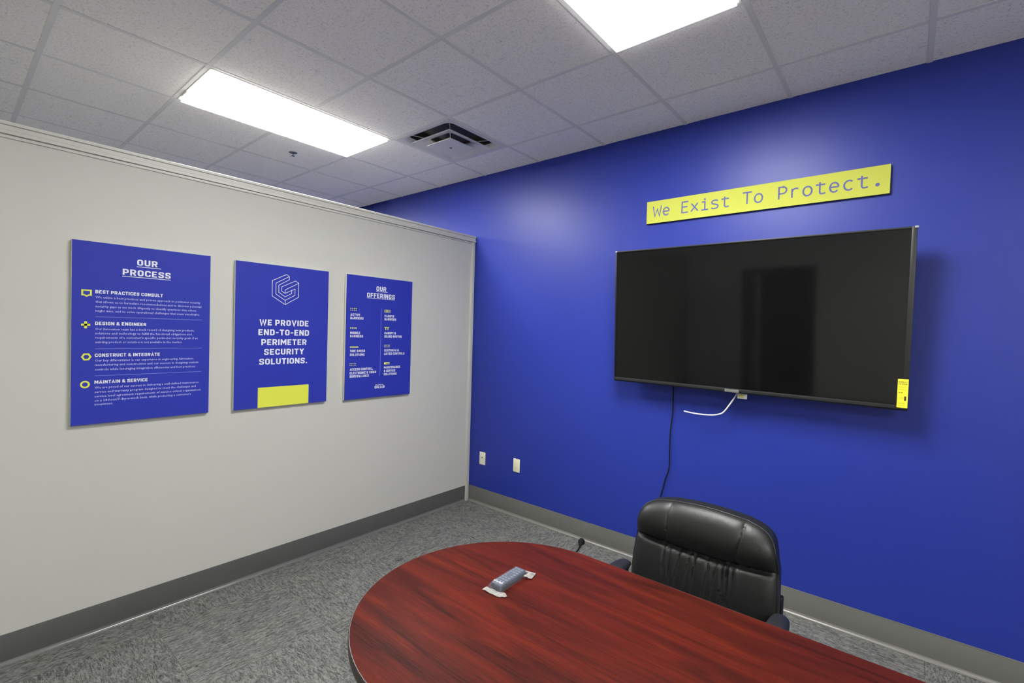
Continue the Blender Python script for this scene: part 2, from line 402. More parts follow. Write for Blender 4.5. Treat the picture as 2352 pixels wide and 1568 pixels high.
# ------------------------------------------------------------------ ceiling light troffers
lab = {(-1, 1): 'long lit ceiling light panel over the grey partition, left of the air vent',
       (3, 1): 'lit ceiling light panel cut by the top edge, above the yellow sign'}
proto = None
def build_troffer(i, j):
    t = empty('ceiling_light', (GX+P*(i+.5), GY-P*(j+1), H))
    w_, l_ = P/2-.0125, P-.0125
    bm = B(); iw, il = .283, .585
    for (a0, a1, b0, b1) in ((-w_, -iw, -l_, l_), (iw, w_, -l_, l_), (-iw, iw, -l_, -il), (-iw, iw, il, l_)):
        box(bm, a0, a1, b0, b1, -.003, .03)
    box(bm, -w_, w_, -l_, l_, .085, .09); box(bm, -w_, -w_+.003, -l_, l_, .03, .085); box(bm, w_-.003, w_, -l_, l_, .03, .085)
    box(bm, -w_, w_, -l_, -l_+.003, .03, .085); box(bm, -w_, w_, l_-.003, l_, .03, .085)
    obj('housing', bm, 'white_metal', t)
    bx('diffuser', 'lens', t, -.2745, .2745, -.5765, .5765, -.0185, -.012)
    bm = B()
    for (a0, a1, b0, b1) in ((-.2775, -.275, -.5795, .5795), (.275, .2775, -.5795, .5795), (-.275, .275, -.5795, -.577), (-.275, .275, .577, .5795)): box(bm, a0, a1, b0, b1, -.0195, .002)
    obj('lens_rim', bm, 'lens_rim', t)
    bx('latch', 'white_metal', t, -.22, -.12, -.596, -.588, -.008, -.003, .001)
    return t
for i, j in LIGHTS:
    if proto is None: t = build_troffer(i, j); proto = t
    else:
        t = proto.copy(); C.objects.link(t); t.location = (GX+P*(i+.5), GY-P*(j+1), H)
        for ch in list(proto.children):
            c = ch.copy(); C.objects.link(c); c.parent = t
    tag(t, lab.get((i, j), 'lit ceiling light panel outside the view, %s' % {(-5, 1): 'first beyond the partition', (-9, 1): 'added for fill farthest beyond the partition', (7, 5): 'added for fill behind the camera toward the right wall', (3, 5): 'overhead behind the camera', (-5, 5): 'beyond the partition, second row', (-9, 5): 'far corner of second row'}.get((i, j), '')), 'light', 'ceiling light panels')

# ------------------------------------------------------------------ square cone air diffuser
av = tag(empty('air_vent', (GX+P*.5, GY-P*.5, H)), 'square stepped supply air vent in the ceiling beside the left light panel', 'vent')
def sq(bm, hs, z, rc, n=5):
    vv = []
    for q_ in range(4):
        sx, sy = ((1, 1), (-1, 1), (-1, -1), (1, -1))[q_]
        for k in range(n):
            a = q_*PI/2+k/(n-1)*PI/2
            vv.append(bm.verts.new((sx*(hs-rc)+rc*math.cos(a), sy*(hs-rc)+rc*math.sin(a), z)))
    return vv
def loft(bm, rings, cap0=False, cap1=False):
    for a, b_ in zip(rings, rings[1:]):
        for k in range(len(a)): bm.faces.new((a[k], a[(k+1) % len(a)], b_[(k+1) % len(a)], b_[k]))
    if cap0: bm.faces.new(rings[0])
    if cap1: bm.faces.new(rings[-1])
bm = B(); loft(bm, [sq(bm, .2925, .0, .001), sq(bm, .2925, -.003, .001), sq(bm, .266, -.003, .03), sq(bm, .250, .006, .05), sq(bm, .236, .030, .055)])
obj('outer_frame', bm, 'white_metal', av, True)
bm = B(); loft(bm, [sq(bm, .236, .030, .055), sq(bm, .232, .11, .055)]); obj('duct_neck', bm, 'duct', av)  # neck coloured dark to stand for the shade inside the vent
bm = B(); loft(bm, [sq(bm, .118, .022, .03), sq(bm, .205, -.014, .008), sq(bm, .208, -.019, .006), sq(bm, .206, -.022, .006), sq(bm, .198, -.020, .008), sq(bm, .116, .012, .03), sq(bm, .116, .022, .03)])
obj('cone', bm, 'white_metal', av, True)
bm = B(); loft(bm, [sq(bm, .07, -.012, .02), sq(bm, .128, -.031, .006), sq(bm, .131, -.036, .005), sq(bm, .129, -.039, .005), sq(bm, .105, -.037, .006), sq(bm, .09, -.0365, .006)], True, True)
pl = obj('centre_plate', bm, 'white_metal', av, True)
obj('screw', lathe(B(), [(.0, -.041), (.008, -.041), (.010, -.038), (.010, -.036)], 14), 'duct', pl, True)
bm = B(); box(bm, -.235, .235, -.235, .235, .11, .12); obj('duct_back', bm, 'duct', av)
for sx, sy in ((1, 1), (1, -1), (-1, 1), (-1, -1)):
    obj('support_wire', tube(B(), [(sx*.085, sy*.085, -.022), (sx*.13, sy*.13, .02), (sx*.215, sy*.215, .04)], .003, 6), 'white_metal', av)
# sprinkler
sp = tag(empty('sprinkler_head', (-.811, -1.327, H+.004)), 'small grey sprinkler head in the ceiling below the left light panel', 'sprinkler')
obj('escutcheon', lathe(B(), [(.0, -.006), (.012, -.007), (.030, -.004), (.034, 0), (.034, .001)], 24), 'brass_grey', sp, True)
obj('deflector', lathe(B(), [(.0, -.030), (.014, -.030), (.014, -.028), (.004, -.026), (.004, -.006), (0, -.006)], 16), 'brass_grey', sp, True)

# ------------------------------------------------------------------ lettering helpers (flat print)
AX_L = Matrix(((0, 0, 1), (1, 0, 0), (0, 1, 0)))        # text x -> +y, text y -> +z, faces +x
AX_B = Matrix(((1, 0, 0), (0, 0, -1), (0, 1, 0)))       # text x -> +x, text y -> +z, faces -y
def text_pts(s_, bold=0.0, res=3):
    cu = bpy.data.curves.new('t', 'FONT'); cu.body = s_; cu.size = 1; cu.offset = bold; cu.resolution_u = res; cu.fill_mode = 'FRONT'
    ob = bpy.data.objects.new('t', cu); C.objects.link(ob)
    dg = bpy.context.evaluated_depsgraph_get(); dg.update()
    me = bpy.data.meshes.new_from_object(ob.evaluated_get(dg))
    vs_ = [v_.co.copy() for v_ in me.vertices]; fs = [tuple(p.vertices) for p in me.polygons]
    bpy.data.objects.remove(ob); bpy.data.curves.remove(cu); bpy.data.meshes.remove(me)
    return vs_, fs
_capc = {}
def cap_h(bold):
    if bold not in _capc:
        vs_, _ = text_pts('H', bold); _capc[bold] = (min(v_.y for v_ in vs_), max(v_.y for v_ in vs_))
    return _capc[bold]
def lay(bm, s_, a0, a1, z_, ch, bold=0.0, res=3):
    """one line: from a0 to a1 along the wall, baseline z_, capital height ch"""
    vs_, fs = text_pts(s_, bold, res)
    if not vs_: return
    lo, hi = min(v_.x for v_ in vs_), max(v_.x for v_ in vs_); b0, b1 = cap_h(bold)
    sx = (a1-a0)/(hi-lo); sy = ch/(b1-b0)
    nv = [bm.verts.new((a0+(v_.x-lo)*sx, z_+(v_.y-b0)*sy, 0)) for v_ in vs_]
    for f_ in fs:
        try: bm.faces.new([nv[k] for k in f_])
        except ValueError: pass
_rk = [0]
_rk = [0]
def letters(parent, s_, a0, a1, z_, ch, bold=0.0, mat='print_white'):
    """a line whose letters are parts of their own"""
    xs, w0 = [], 0
    full, _ = text_pts(s_, bold, 1); lo, hi = min(v_.x for v_ in full), max(v_.x for v_ in full)
    b0, b1 = cap_h(bold); sx = (a1-a0)/(hi-lo); sy = ch/(b1-b0)
    pref = lambda n_: max(v_.x for v_ in text_pts(s_[:n_], bold, 1)[0])
    for k, c_ in enumerate(s_):
        if c_ == ' ': continue
        vs_, fs = text_pts(c_, bold, 3); h_ = max(v_.x for v_ in vs_); bm = B(); e_ = pref(k+1)
        nv = [bm.verts.new((a0+(v_.x-h_+e_-lo)*sx, z_+(v_.y-b0)*sy, 0)) for v_ in vs_]
        for f_ in fs:
            try: bm.faces.new([nv[q_] for q_ in f_])
            except ValueError: pass
        printed('letter', bm, mat, parent, AX_L, TB+.0011)
def ribbon(bm, pts, w_, closed=False, caps=True):
    _rk[0] = (_rk[0]+1) % 6; z_ = _rk[0]*4e-5
    pts = [Vector((p[0], p[1], 0)) for p in pts]
    if closed and (pts[0]-pts[-1]).length < 1e-7: pts.pop()
    n_ = len(pts); L, R_ = [], []
    for i, p in enumerate(pts):
        a = pts[i-1] if (i > 0 or closed) else None; c_ = pts[(i+1) % n_] if (i < n_-1 or closed) else None
        d0 = (p-a).normalized() if a is not None else None; d1 = (c_-p).normalized() if c_ is not None else None
        if d0 is None: d0 = d1
        if d1 is None: d1 = d0
        n0 = Vector((-d0.y, d0.x, 0)); n1 = Vector((-d1.y, d1.x, 0)); mm = (n0+n1)
        mm = mm.normalized() if mm.length > 1e-4 else n0
        k = min(1/max(mm.dot(n0), .3), 2.2)*w_/2
        L.append(bm.verts.new(p+mm*k+Vector((0, 0, z_)))); R_.append(bm.verts.new(p-mm*k+Vector((0, 0, z_))))
    for i in range(n_ if closed else n_-1):
        j = (i+1) % n_; bm.faces.new((R_[i], R_[j], L[j], L[i]))
def rp(pts, r_=.17, closed=False):
    """round the inner corners of a polyline"""
    out = []; n_ = len(pts)
    for i, p in enumerate(pts):
        if not closed and i in (0, n_-1): out.append(p); continue
        a, c_ = Vector(pts[i-1]), Vector(pts[(i+1) % n_]); q_ = Vector(p)
        da, dc = a-q_, c_-q_; k = min(r_, da.length*.48, dc.length*.48)
        A_, C_ = q_+da.normalized()*k, q_+dc.normalized()*k
        for t in (0, .25, .5, .75, 1): out.append(tuple(A_*(1-t)**2+q_*2*t*(1-t)+C_*t*t))
    return out
BF = {'O': (.62, [(rp([(.1, .1), (.52, .1), (.52, .9), (.1, .9)], .2, True), True)]),
 'U': (.62, [rp([(.1, 1), (.1, .1), (.52, .1), (.52, 1)], .2)]),
 'R': (.63, [[(.1, 0), (.1, 1)], rp([(.1, .9), (.52, .9), (.52, .45), (.1, .45)], .17), [(.33, .45), (.545, 0)]]),
 'P': (.61, [[(.1, 0), (.1, 1)], rp([(.1, .9), (.51, .9), (.51, .40), (.1, .40)], .18)]),
 'C': (.61, [rp([(.52, .66), (.52, .9), (.1, .9), (.1, .1), (.52, .1), (.52, .34)], .2)]),
 'E': (.56, [[(.1, 0), (.1, 1)], [(.1, .905), (.54, .905)], [(.1, .5), (.48, .5)], [(.1, .095), (.54, .095)]]),
 'F': (.54, [[(.1, 0), (.1, 1)], [(.1, .905), (.54, .905)], [(.1, .48), (.48, .48)]]),
 'S': (.61, [rp([(.52, .68), (.52, .905), (.1, .905), (.1, .56), (.52, .44), (.52, .095), (.09, .095), (.09, .32)], .17)]),
 'W': (.92, [[(.09, 1), (.26, .02), (.46, .88), (.66, .02), (.83, 1)]]),
 'V': (.66, [[(.08, 1), (.33, .03), (.58, 1)]]),
 'I': (.20, [[(.1, 0), (.1, 1)]]),
 'D': (.62, [[(.1, 0), (.1, 1)], rp([(.1, .905), (.52, .905), (.52, .095), (.1, .095)], .22)]),
 'N': (.65, [[(.1, 0), (.1, 1)], [(.55, 0), (.55, 1)], [(.11, .96), (.54, .04)]]),
 'T': (.58, [[(0, .905), (.58, .905)], [(.29, 0), (.29, .9)]]),
 'M': (.80, [[(.1, 0), (.1, 1)], [(.70, 0), (.70, 1)], [(.12, .93), (.40, .36), (.68, .93)]]),
 'Y': (.62, [[(.07, 1), (.31, .48), (.55, 1)], [(.31, 0), (.31, .5)]]),
 'L': (.53, [[(.1, 0), (.1, 1)], [(.1, .095), (.53, .095)]]),
 'G': (.62, [rp([(.52, .68), (.52, .905), (.1, .905), (.1, .095), (.52, .095), (.52, .50), (.32, .50)], .18)]),
 'H': (.63, [[(.1, 0), (.1, 1)], [(.53, 0), (.53, 1)], [(.1, .5), (.53, .5)]]),
 'A': (.68, [[(.08, 0), (.34, .95), (.60, 0)], [(.2, .27), (.48, .27)]]),
 'B': (.62, [[(.1, 0), (.1, 1)], rp([(.1, .905), (.49, .905), (.49, .52), (.1, .52)], .15), rp([(.1, .52), (.52, .52), (.52, .095), (.1, .095)], .16)]),
 '&': (.68, [rp([(.66, .0), (.14, .62), (.14, .905), (.44, .905), (.44, .62), (.1, .40), (.1, .095), (.42, .095), (.60, .42)], .14)]),
 '-': (.40, [[(.03, .46), (.37, .46)]]), '.': (.22, [[(.11, 0), (.11, .21)]]), ',': (.22, [[(.14, .2), (.08, -.12)]])}
def block_glyph(bm, c_, x0, z0, sx, sy, wt=.19):
    n0 = len(bm.verts)
    for st in BF[c_][1]:
        cl = isinstance(st, tuple); ribbon(bm, st[0] if cl else st, wt, cl)
    bm.verts.ensure_lookup_table()
    for v_ in bm.verts[n0:]: v_.co.x = x0+v_.co.x*sx; v_.co.y = z0+v_.co.y*sy
def block_adv(s_):
    x = 0; out = []
    for c_ in s_:
        if c_ == ' ': x += .30; continue
        out.append((c_, x)); x += BF[c_][0]+.13
    return out, x-.13
def letters(parent, s_, a0, a1, z_, ch, bold=0.0, mat='print_white'):
    """a line whose letters are parts of their own"""
    g_, tot = block_adv(s_); sx = (a1-a0)/tot
    for c_, x in g_:
        bm = B(); block_glyph(bm, c_, a0+x*sx, z_, sx, ch); printed('letter', bm, mat, parent, AX_L, TB+.0011)
def block(bm, s_, a0, a1, z_, ch, wt=.20):
    g_, tot = block_adv(s_); sx = (a1-a0)/tot
    for c_, x in g_: block_glyph(bm, c_, a0+x*sx, z_, sx, ch, wt)
def rect(bm, a0, a1, b0, b1):
    bm.faces.new([bm.verts.new(q_) for q_ in ((a0, b0, 0), (a1, b0, 0), (a1, b1, 0), (a0, b1, 0))])
def place(bm, ax, depth):
    """turn a flat print (x,y) onto a wall; depth = distance of the print from the wall plane"""
    off = Vector((depth, 0, 0)) if ax is AX_L else Vector((0, -depth, 0))
    for v_ in bm.verts: v_.co = ax @ v_.co + off
    return bm
def printed(name, bm, mat, parent, ax, depth):
    place(bm, ax, depth)
    me = bpy.data.meshes.new(name)
    n_ = Vector((1, 0, 0)) if ax is AX_L else Vector((0, -1, 0))
    bm.normal_update()
    for f_ in bm.faces:
        if f_.normal.dot(n_) < 0: f_.normal_flip()
    bm.to_mesh(me); bm.free(); me.materials.append(M[mat])
    o = bpy.data.objects.new(name, me); C.objects.link(o); o.parent = parent
    return o

# ------------------------------------------------------------------ posters on the partition
TB = .0245                                                # front face of the boards
def board(y0, y1, z0, z1, label):
    t = tag(empty('poster', (0, 0, 0)), label, 'poster')
    bm = B(); box(bm, .004, TB, y0, y1, z0, z1, .0015, 1)
    o = obj('board', bm, 'board_edge', t, True)
    fb = B(); box(fb, TB-.0015, TB+.0006, y0+.0008, y1-.0008, z0+.0008, z1-.0008); obj('face_print', fb, 'board_blue', t)
    for yy in (y0+.12, y1-.12): bx('hanging_strip', 'trim', t, 0, .0045, yy-.03, yy+.03, z1-.14, z1-.08)
    return t
D1 = TB+.0011; D2 = TB+.0015
# poster 1
p1 = board(-2.7725, -2.1815, 1.071, 1.975, 'blue poster titled OUR PROCESS with four yellow icons, leftmost on partition')
letters(p1, 'OUR', -2.521, -2.433, 1.879, .031, .022); letters(p1, 'PROCESS', -2.580, -2.374, 1.824, .031, .022)
bm = B(); rect(bm, -2.523, -2.417, 1.8705, 1.8735); printed('underline', bm, 'print_white', p1, AX_L, D1)
bm = B(); rect(bm, -2.581, -2.373, 1.8155, 1.8185); printed('underline', bm, 'print_white', p1, AX_L, D1)
bm = B()
for s_, a1, z_ in (('BEST PRACTICES CONSULT', -2.408, 1.7215), ('DESIGN & ENGINEER', -2.479, 1.5645), ('CONSTRUCT & INTEGRATE', -2.418, 1.406), ('MAINTAIN & SERVICE', -2.470, 1.272)):
    block(bm, s_, -2.685, a1, z_, .0165)
printed('heading_lettering', bm, 'print_white', p1, AX_L, D1)['kind'] = 'stuff'
bm = B()
body = [('We utilize a best practices and proven approach to perimeter security', -2.231, 1.697), ('that allows us to formulate recommendations and to discover potential', -2.226, 1.6745),
        ('security gaps as we work diligently to identify questions that others', -2.251, 1.652), ('might miss, and to solve operational challenges that seem unsolvable.', -2.234, 1.630),
        ('Our Innovation team has a track record of designing new products,', -2.259, 1.5395), ('solutions and technology to fulfill the functional obligations and', -2.272, 1.518),
        ("requirements of a customer's specific perimeter security goals if an", -2.242, 1.4965), ('existing product or solution is not available in the market.', -2.316, 1.4745),
        ('Our key differentiator is our experience in engineering, fabrication,', -2.260, 1.3825), ('manufacturing and construction and our success in designing custom', -2.237, 1.361),
        ('controls while leveraging integration efficiencies and best practices.', -2.250, 1.338), ('We are proud of our success in delivering a well-defined maintenance', -2.234, 1.2475),
        ('service and warranty program designed to meet the challenges and', -2.248, 1.226), ('service level agreement requirements of mission critical organizations', -2.223, 1.204),
        ("on a 24-hour/7-day-a-week basis, while protecting a customer's", -2.271, 1.183), ('investment.', -2.613, 1.164)]
for s_, a1, z_ in body: lay(bm, s_, -2.684, a1, z_, .0112, .004, 1)
printed('body_lettering', bm, 'print_body', p1, AX_L, D1)['kind'] = 'stuff'
for z_ in (1.6055, 1.446, 1.312):
    bm = B(); rect(bm, -2.684, -2.221, z_-.0012, z_+.0012); printed('divider_line', bm, 'print_rule', p1, AX_L, D1)
w_ = .0075
bm = B(); ribbon(bm, [(-2.7335, 1.7335), (-2.7015, 1.7335), (-2.7015, 1.7105), (-2.709, 1.7105), (-2.7175, 1.705), (-2.726, 1.7105), (-2.7335, 1.7105)], .0068, True)
printed('icon', bm, 'yellow', p1, AX_L, D1)
bm = B(); rect(bm, -2.737, -2.703, 1.5595, 1.5695); rect(bm, -2.7255, -2.7145, 1.5475, 1.5815)
printed('icon', bm, 'yellow', p1, AX_L, D2)
bm = B(); ribbon(bm, [(-2.7165+.0155*math.cos(k*PI/3), 1.407+.0155*math.sin(k*PI/3)) for k in range(6)], w_, True)
printed('icon', bm, 'yellow', p1, AX_L, D1)
bm = B(); ribbon(bm, [(-2.7205+.0145*math.cos(k*PI/12), 1.271+.0145*math.sin(k*PI/12)) for k in range(24)], w_, True, False)
printed('icon', bm, 'yellow', p1, AX_L, D1)
# poster 2
p2 = board(-2.050, -1.456, 1.068, 1.970, 'blue poster with line emblem and yellow rectangle, middle of the three')
lg = [[(-1.836, 1.869), (-1.747, 1.917), (-1.729, 1.905), (-1.729, 1.884), (-1.795, 1.844), (-1.795, 1.799), (-1.754, 1.772), (-1.712, 1.797), (-1.712, 1.817), (-1.754, 1.795), (-1.776, 1.807), (-1.776, 1.835), (-1.688, 1.881), (-1.666, 1.868), (-1.666, 1.776), (-1.753, 1.722), (-1.836, 1.773), (-1.836, 1.869)],
      [(-1.729, 1.905), (-1.813, 1.855), (-1.813, 1.786), (-1.754, 1.750), (-1.690, 1.787), (-1.690, 1.828), (-1.712, 1.817)],
      [(-1.754, 1.750), (-1.753, 1.722)], [(-1.666, 1.868), (-1.754, 1.817), (-1.754, 1.795)]]
bm = B()
for l in lg: ribbon(bm, l, .0030)
printed('emblem', bm, 'print_white', p2, AX_L, D1)
bm = B()
for s_, a0, a1, z_ in (('WE PROVIDE', -1.909, -1.594, 1.5855), ('END-TO-END', -1.915, -1.590, 1.5235), ('PERIMETER', -1.896, -1.606, 1.4615), ('SECURITY', -1.879, -1.623, 1.400), ('SOLUTIONS.', -1.907, -1.599, 1.339)):
    letters(p2, s_, a0, a1, z_, .0370, .022)
bm.free()
bm = B(); rect(bm, -1.9115, -1.5855, 1.0695, 1.1955); printed('yellow_rectangle', bm, 'yellow', p2, AX_L, D1)
# poster 3
p3 = board(-1.320, -.7325, 1.061, 1.970, 'blue poster titled OUR OFFERINGS in two columns, nearest the corner')
letters(p3, 'OUR', -1.071, -.983, 1.869, .034, .022); letters(p3, 'OFFERINGS', -1.151, -.902, 1.8155, .034, .022)
bm = B(); rect(bm, -1.073, -.969, 1.8625, 1.8655); printed('underline', bm, 'print_white', p3, AX_L, D1)
bm = B(); rect(bm, -1.152, -.901, 1.8085, 1.8115); printed('underline', bm, 'print_white', p3, AX_L, D1)
bm = B()
for s_, a0, a1, z_ in (('ACTIVE', -1.284, -1.205, 1.672), ('BARRIERS', -1.284, -1.177, 1.647), ('MOBILE', -1.283, -1.202, 1.5395), ('BARRIERS', -1.283, -1.177, 1.5155),
                       ('TIRE SHRED', -1.282, -1.158, 1.4075), ('SOLUTIONS', -1.282, -1.161, 1.380), ('ACCESS CONTROL,', -1.280, -1.087, 1.273), ('ELECTRONIC & VIDEO', -1.280, -1.057, 1.246), ('SURVEILLANCE', -1.280, -1.119, 1.222),
                       ('PASSIVE', -.992, -.903, 1.6735), ('BARRIERS', -.992, -.885, 1.649), ('CANOPY &', -.990, -.884, 1.542), ('GUARD BOOTHS', -.990, -.828, 1.516),
                       ('CUSTOM & UL', -.989, -.848, 1.4085), ('LISTED CONTROLS', -.989, -.797, 1.382), ('MAINTENANCE', -.988, -.836, 1.2765), ('& SERVICE', -.988, -.880, 1.2495), ('SOLUTIONS', -.988, -.868, 1.224)):
    block(bm, s_, a0, a1, z_, .0172)
printed('list_lettering', bm, 'print_white', p3, AX_L, D1)['kind'] = 'stuff'
bm = B(); rect(bm, -1.0245, -1.021, 1.222, 1.738); printed('divider_line', bm, 'print_rule', p3, AX_L, D1)
bm = B(); block(bm, 'GLOBAL', -1.060, -.986, 1.1505, .009, .15); block(bm, 'GRAB', -1.068, -.978, 1.128, .019)
printed('footer_lettering', bm, 'print_white', p3, AX_L, D1)['kind'] = 'stuff'
def icon(kind, a, z_):
    bm = B()
    if kind == 'posts':
        for k in range(5): rect(bm, a+k*.0115, a+k*.0115+.0055, z_, z_+.023)
    elif kind == 'blocks':
        for k in range(4):
            rect(bm, a+k*.0145, a+k*.0145+.008, z_+.013, z_+.019); rect(bm, a+k*.0145+.001, a+k*.0145+.007, z_, z_+.006)
    elif kind == 'arrows':
        for k in range(4): bm.faces.new([bm.verts.new(q_) for q_ in ((a+k*.0145, z_+.015, 0), (a+k*.0145+.011, z_+.010, 0), (a+k*.0145+.003, z_, 0))])
    elif kind == 'canopy':
        rect(bm, a, a+.043, z_+.017, z_+.023); rect(bm, a+.008, a+.015, z_, z_+.017); rect(bm, a+.028, a+.035, z_, z_+.017)
    elif kind == 'teeth':
        rect(bm, a, a+.07, z_, z_+.004)
        for k in range(7): bm.faces.new([bm.verts.new(q_) for q_ in ((a+k*.01, z_+.004, 0), (a+k*.01+.008, z_+.004, 0), (a+k*.01+.004, z_+.011, 0))])
    elif kind == 'dots':
        for k in range(5):
            rect(bm, a+k*.0115, a+k*.0115+.006, z_+.013, z_+.018); rect(bm, a+k*.0115, a+k*.0115+.006, z_, z_+.005)
    elif kind == 'wrench':
        rect(bm, a, a+.052, z_, z_+.005); rect(bm, a, a+.052, z_+.0105, z_+.0155); rect(bm, a, a+.02, z_+.005, z_+.0105)
    printed('icon', bm, 'yellow', p3, AX_L, D1)['kind'] = 'stuff'
for a in (('blocks', -1.286, 1.709), ('arrows', -1.285, 1.575), ('teeth', -1.283, 1.441), ('dots', -1.282, 1.309), ('posts', -.993, 1.708), ('canopy', -.991, 1.574), ('dots', -.991, 1.442), ('wrench', -.988, 1.309)): icon(*a)

# ------------------------------------------------------------------ yellow slogan sign
sg = tag(empty('slogan_sign', (0, 0, 0)), 'long yellow sign reading We Exist To Protect. above the television', 'sign')
bm = B(); box(bm, 1.689, 3.0225, -.0195, -.002, 2.3685, 2.5215, .001, 1)
obj('board', bm, 'sign_edge', sg)
bx('face_print', 'sign_yellow', sg, 1.6895, 3.022, -.0203, -.0192, 2.369, 2.521)
def arc(cx, cy_, rx, ry, a0, a1, n=18): return [(cx+rx*math.cos(math.radians(a0+(a1-a0)*k/n)), cy_+ry*math.sin(math.radians(a0+(a1-a0)*k/n))) for k in range(n+1)]
SH = [(.48, .43), (.41, .475), (.30, .49), (.18, .465), (.125, .39), (.15, .31), (.24, .27), (.36, .235), (.465, .185), (.485, .11), (.44, .03), (.33, -.005), (.20, 0), (.10, .055)]
GL = {'W': [[(.03, .66), (.145, 0), (.30, .46), (.455, 0), (.57, .66)]],
      'e': [[(.115, .255), (.485, .255)], arc(.3, .243, .188, .243, 3, 318)],
      'E': [[(.50, .66), (.12, .66), (.12, 0), (.51, 0)], [(.12, .35), (.46, .35)]],
      'x': [[(.10, .486), (.51, 0)], [(.49, .486), (.09, 0)]],
      'i': [[(.13, .486), (.32, .486), (.32, 0)], [(.11, 0), (.53, 0)]],
      's': [[tuple(p)[:2] for p in catmull([(a, b_, 0) for a, b_ in SH], 3)]],
      't': [[(.26, .62), (.26, .14)]+arc(.37, .12, .11, .12, 180, 290, 8)+[(.52, .02)], [(.07, .486), (.50, .486)]],
      'T': [[(.05, .66), (.55, .66)], [(.30, .66), (.30, 0)]],
      'o': [arc(.3, .243, .20, .243, 0, 360, 28)],
      'P': [[(.13, 0), (.13, .66), (.33, .66)]+arc(.33, .48, .17, .18, 90, -90, 14)+[(.13, .30)]],
      'r': [[(.17, .486), (.17, 0)], [(.17, .30)]+arc(.36, .28, .19, .205, 160, 55, 10)],
      'c': [arc(.33, .243, .205, .243, 48, 312)], '.': []}
adv = .0634; sc_ = adv/.6; zb = 2.4145
def disc(bm, cx, cz, r_):
    bm.faces.new([bm.verts.new((cx+r_*math.cos(k*PI/10), cz+r_*math.sin(k*PI/10), 0)) for k in range(20)])
for k, ch in enumerate('We Exist To Protect.'):
    if ch == ' ': continue
    bm = B(); xo = 1.765+k*adv-.3*sc_
    for l in GL[ch]: ribbon(bm, [(xo+a*sc_, zb+b_*sc_) for a, b_ in l], .0086)
    if ch == 'i': disc(bm, xo+.31*sc_, zb+.64*sc_, .0066)
    if ch == '.': disc(bm, xo+.30*sc_, zb+.07*sc_, .0095)
    printed('letter', bm, 'sign_ink', sg, AX_B, .0207)

# ------------------------------------------------------------------ television
tv = tag(empty('television', (2.3425, -.160, 1.7115), (math.radians(3.3), math.radians(.42), 0)), 'large black flat television mounted on the blue wall, screen off', 'television')
# local: x right, z up, front = -y ; the top leans forward
TW, TH = 1.588/2, .897/2
bl, br, bt, bb = .010, .022, .009, .026
bm = B(); box(bm, -TW+.006, TW-.006, .0, .028, -TH+.008, TH-.006, .004); box(bm, -TW+.18, TW-.18, .026, .062, -TH+.03, TH-.28, .012)
obj('housing', bm, 'tv_plastic', tv, True)
bm = B(); box(bm, -TW+bl-.002, TW-br+.002, -.004, .001, -TH+bb-.002, TH-bt+.002); obj('screen', bm, 'tv_screen', tv)
bm = B(); box(bm, -TW, -TW+bl, -.010, .012, -TH+bb, TH, .002, 2); obj('side_bezel', bm, 'tv_plastic', tv, True)
bm = B(); box(bm, TW-br, TW, -.010, .012, -TH+bb, TH, .002, 2)
o = obj('side_bezel', bm, 'tv_frame', tv, True)
bm = B(); box(bm, -TW+bl, TW-br, -.010, .012, TH-bt, TH, .002, 2); obj('top_bezel', bm, 'tv_frame', tv, True)
bm = B(); prism(bm, [(-.006, -TH+bb), (-.013, -TH+bb-.005), (-.013, -TH+.010), (-.004, -TH), (.014, -TH), (.014, -TH+bb)], 'x', -TW, TW); obj('bottom_bezel', bm, 'tv_frame', tv)
bd = bx('badge', 'tv_badge', tv, -.055, .025, -.0155, -.012, -TH+.004, -TH+.0215, .001)
for sx in (-1, 1):
    bx('corner_tab', 'clear_tab', tv, sx*(TW-.004)-.007, sx*(TW-.004)+.007, -.012, -.004, TH-.008, TH+.002, .001)
# wall bracket
for sx in (-.2, .2):
    bm = box(B(), sx-.02, sx+.02, .06, .0851, -.22, .22); box(bm, sx-.015, sx+.015, .085, .135, .02, .06)
    obj('mount_rail', bm, 'tv_plastic', tv)
bx('wall_plate', 'tv_plastic', tv, -.3, .3, .129, .141, -.06, .12, .002)
# rating sticker wrapped on the lower right corner
sk = bx('sticker', 'sticker', tv, TW-.0425, TW-.0015, -.0145, -.0128, -TH+.0165, -TH+.158)
bm = B()
def tv_text(bm, s_, a0, a1, z_, ch, bold): lay(bm, s_, a0, a1, z_, ch, bold, 2)
tv_text(bm, 'ENERGY', TW-.040, TW-.005, -TH+.140, .0072, .02)
tv_text(bm, 'GUIDE', TW-.040, TW-.005, -TH+.130, .0072, .02)
tv_text(bm, '$18', TW-.038, TW-.022, -TH+.088, .006, .02)
rect(bm, TW-.0155, TW-.0075, -TH+.052, -TH+.074)
printed('sticker_print', bm, 'ink', sk, AX_B, .0149)['kind'] = 'stuff'
bm = B()
for z_ in (.119, .115, .107, .103, .066, .060, .040, .036, .028): rect(bm, TW-.038, TW-.012, -TH+z_, -TH+z_+.0014)
printed('sticker_fine_print', bm, 'ink_soft', sk, AX_B, .0149)['kind'] = 'stuff'
# little tag hanging below the badge
tg = obj('sensor_tag', box(B(), .012, .066, .004, .010, -TH-.032, -TH-.001, .001), 'clear_tab', tv, True)
bx('tag_label', 'olive', tg, .022, .048, .0025, .0045, -TH-.024, -TH-.006)

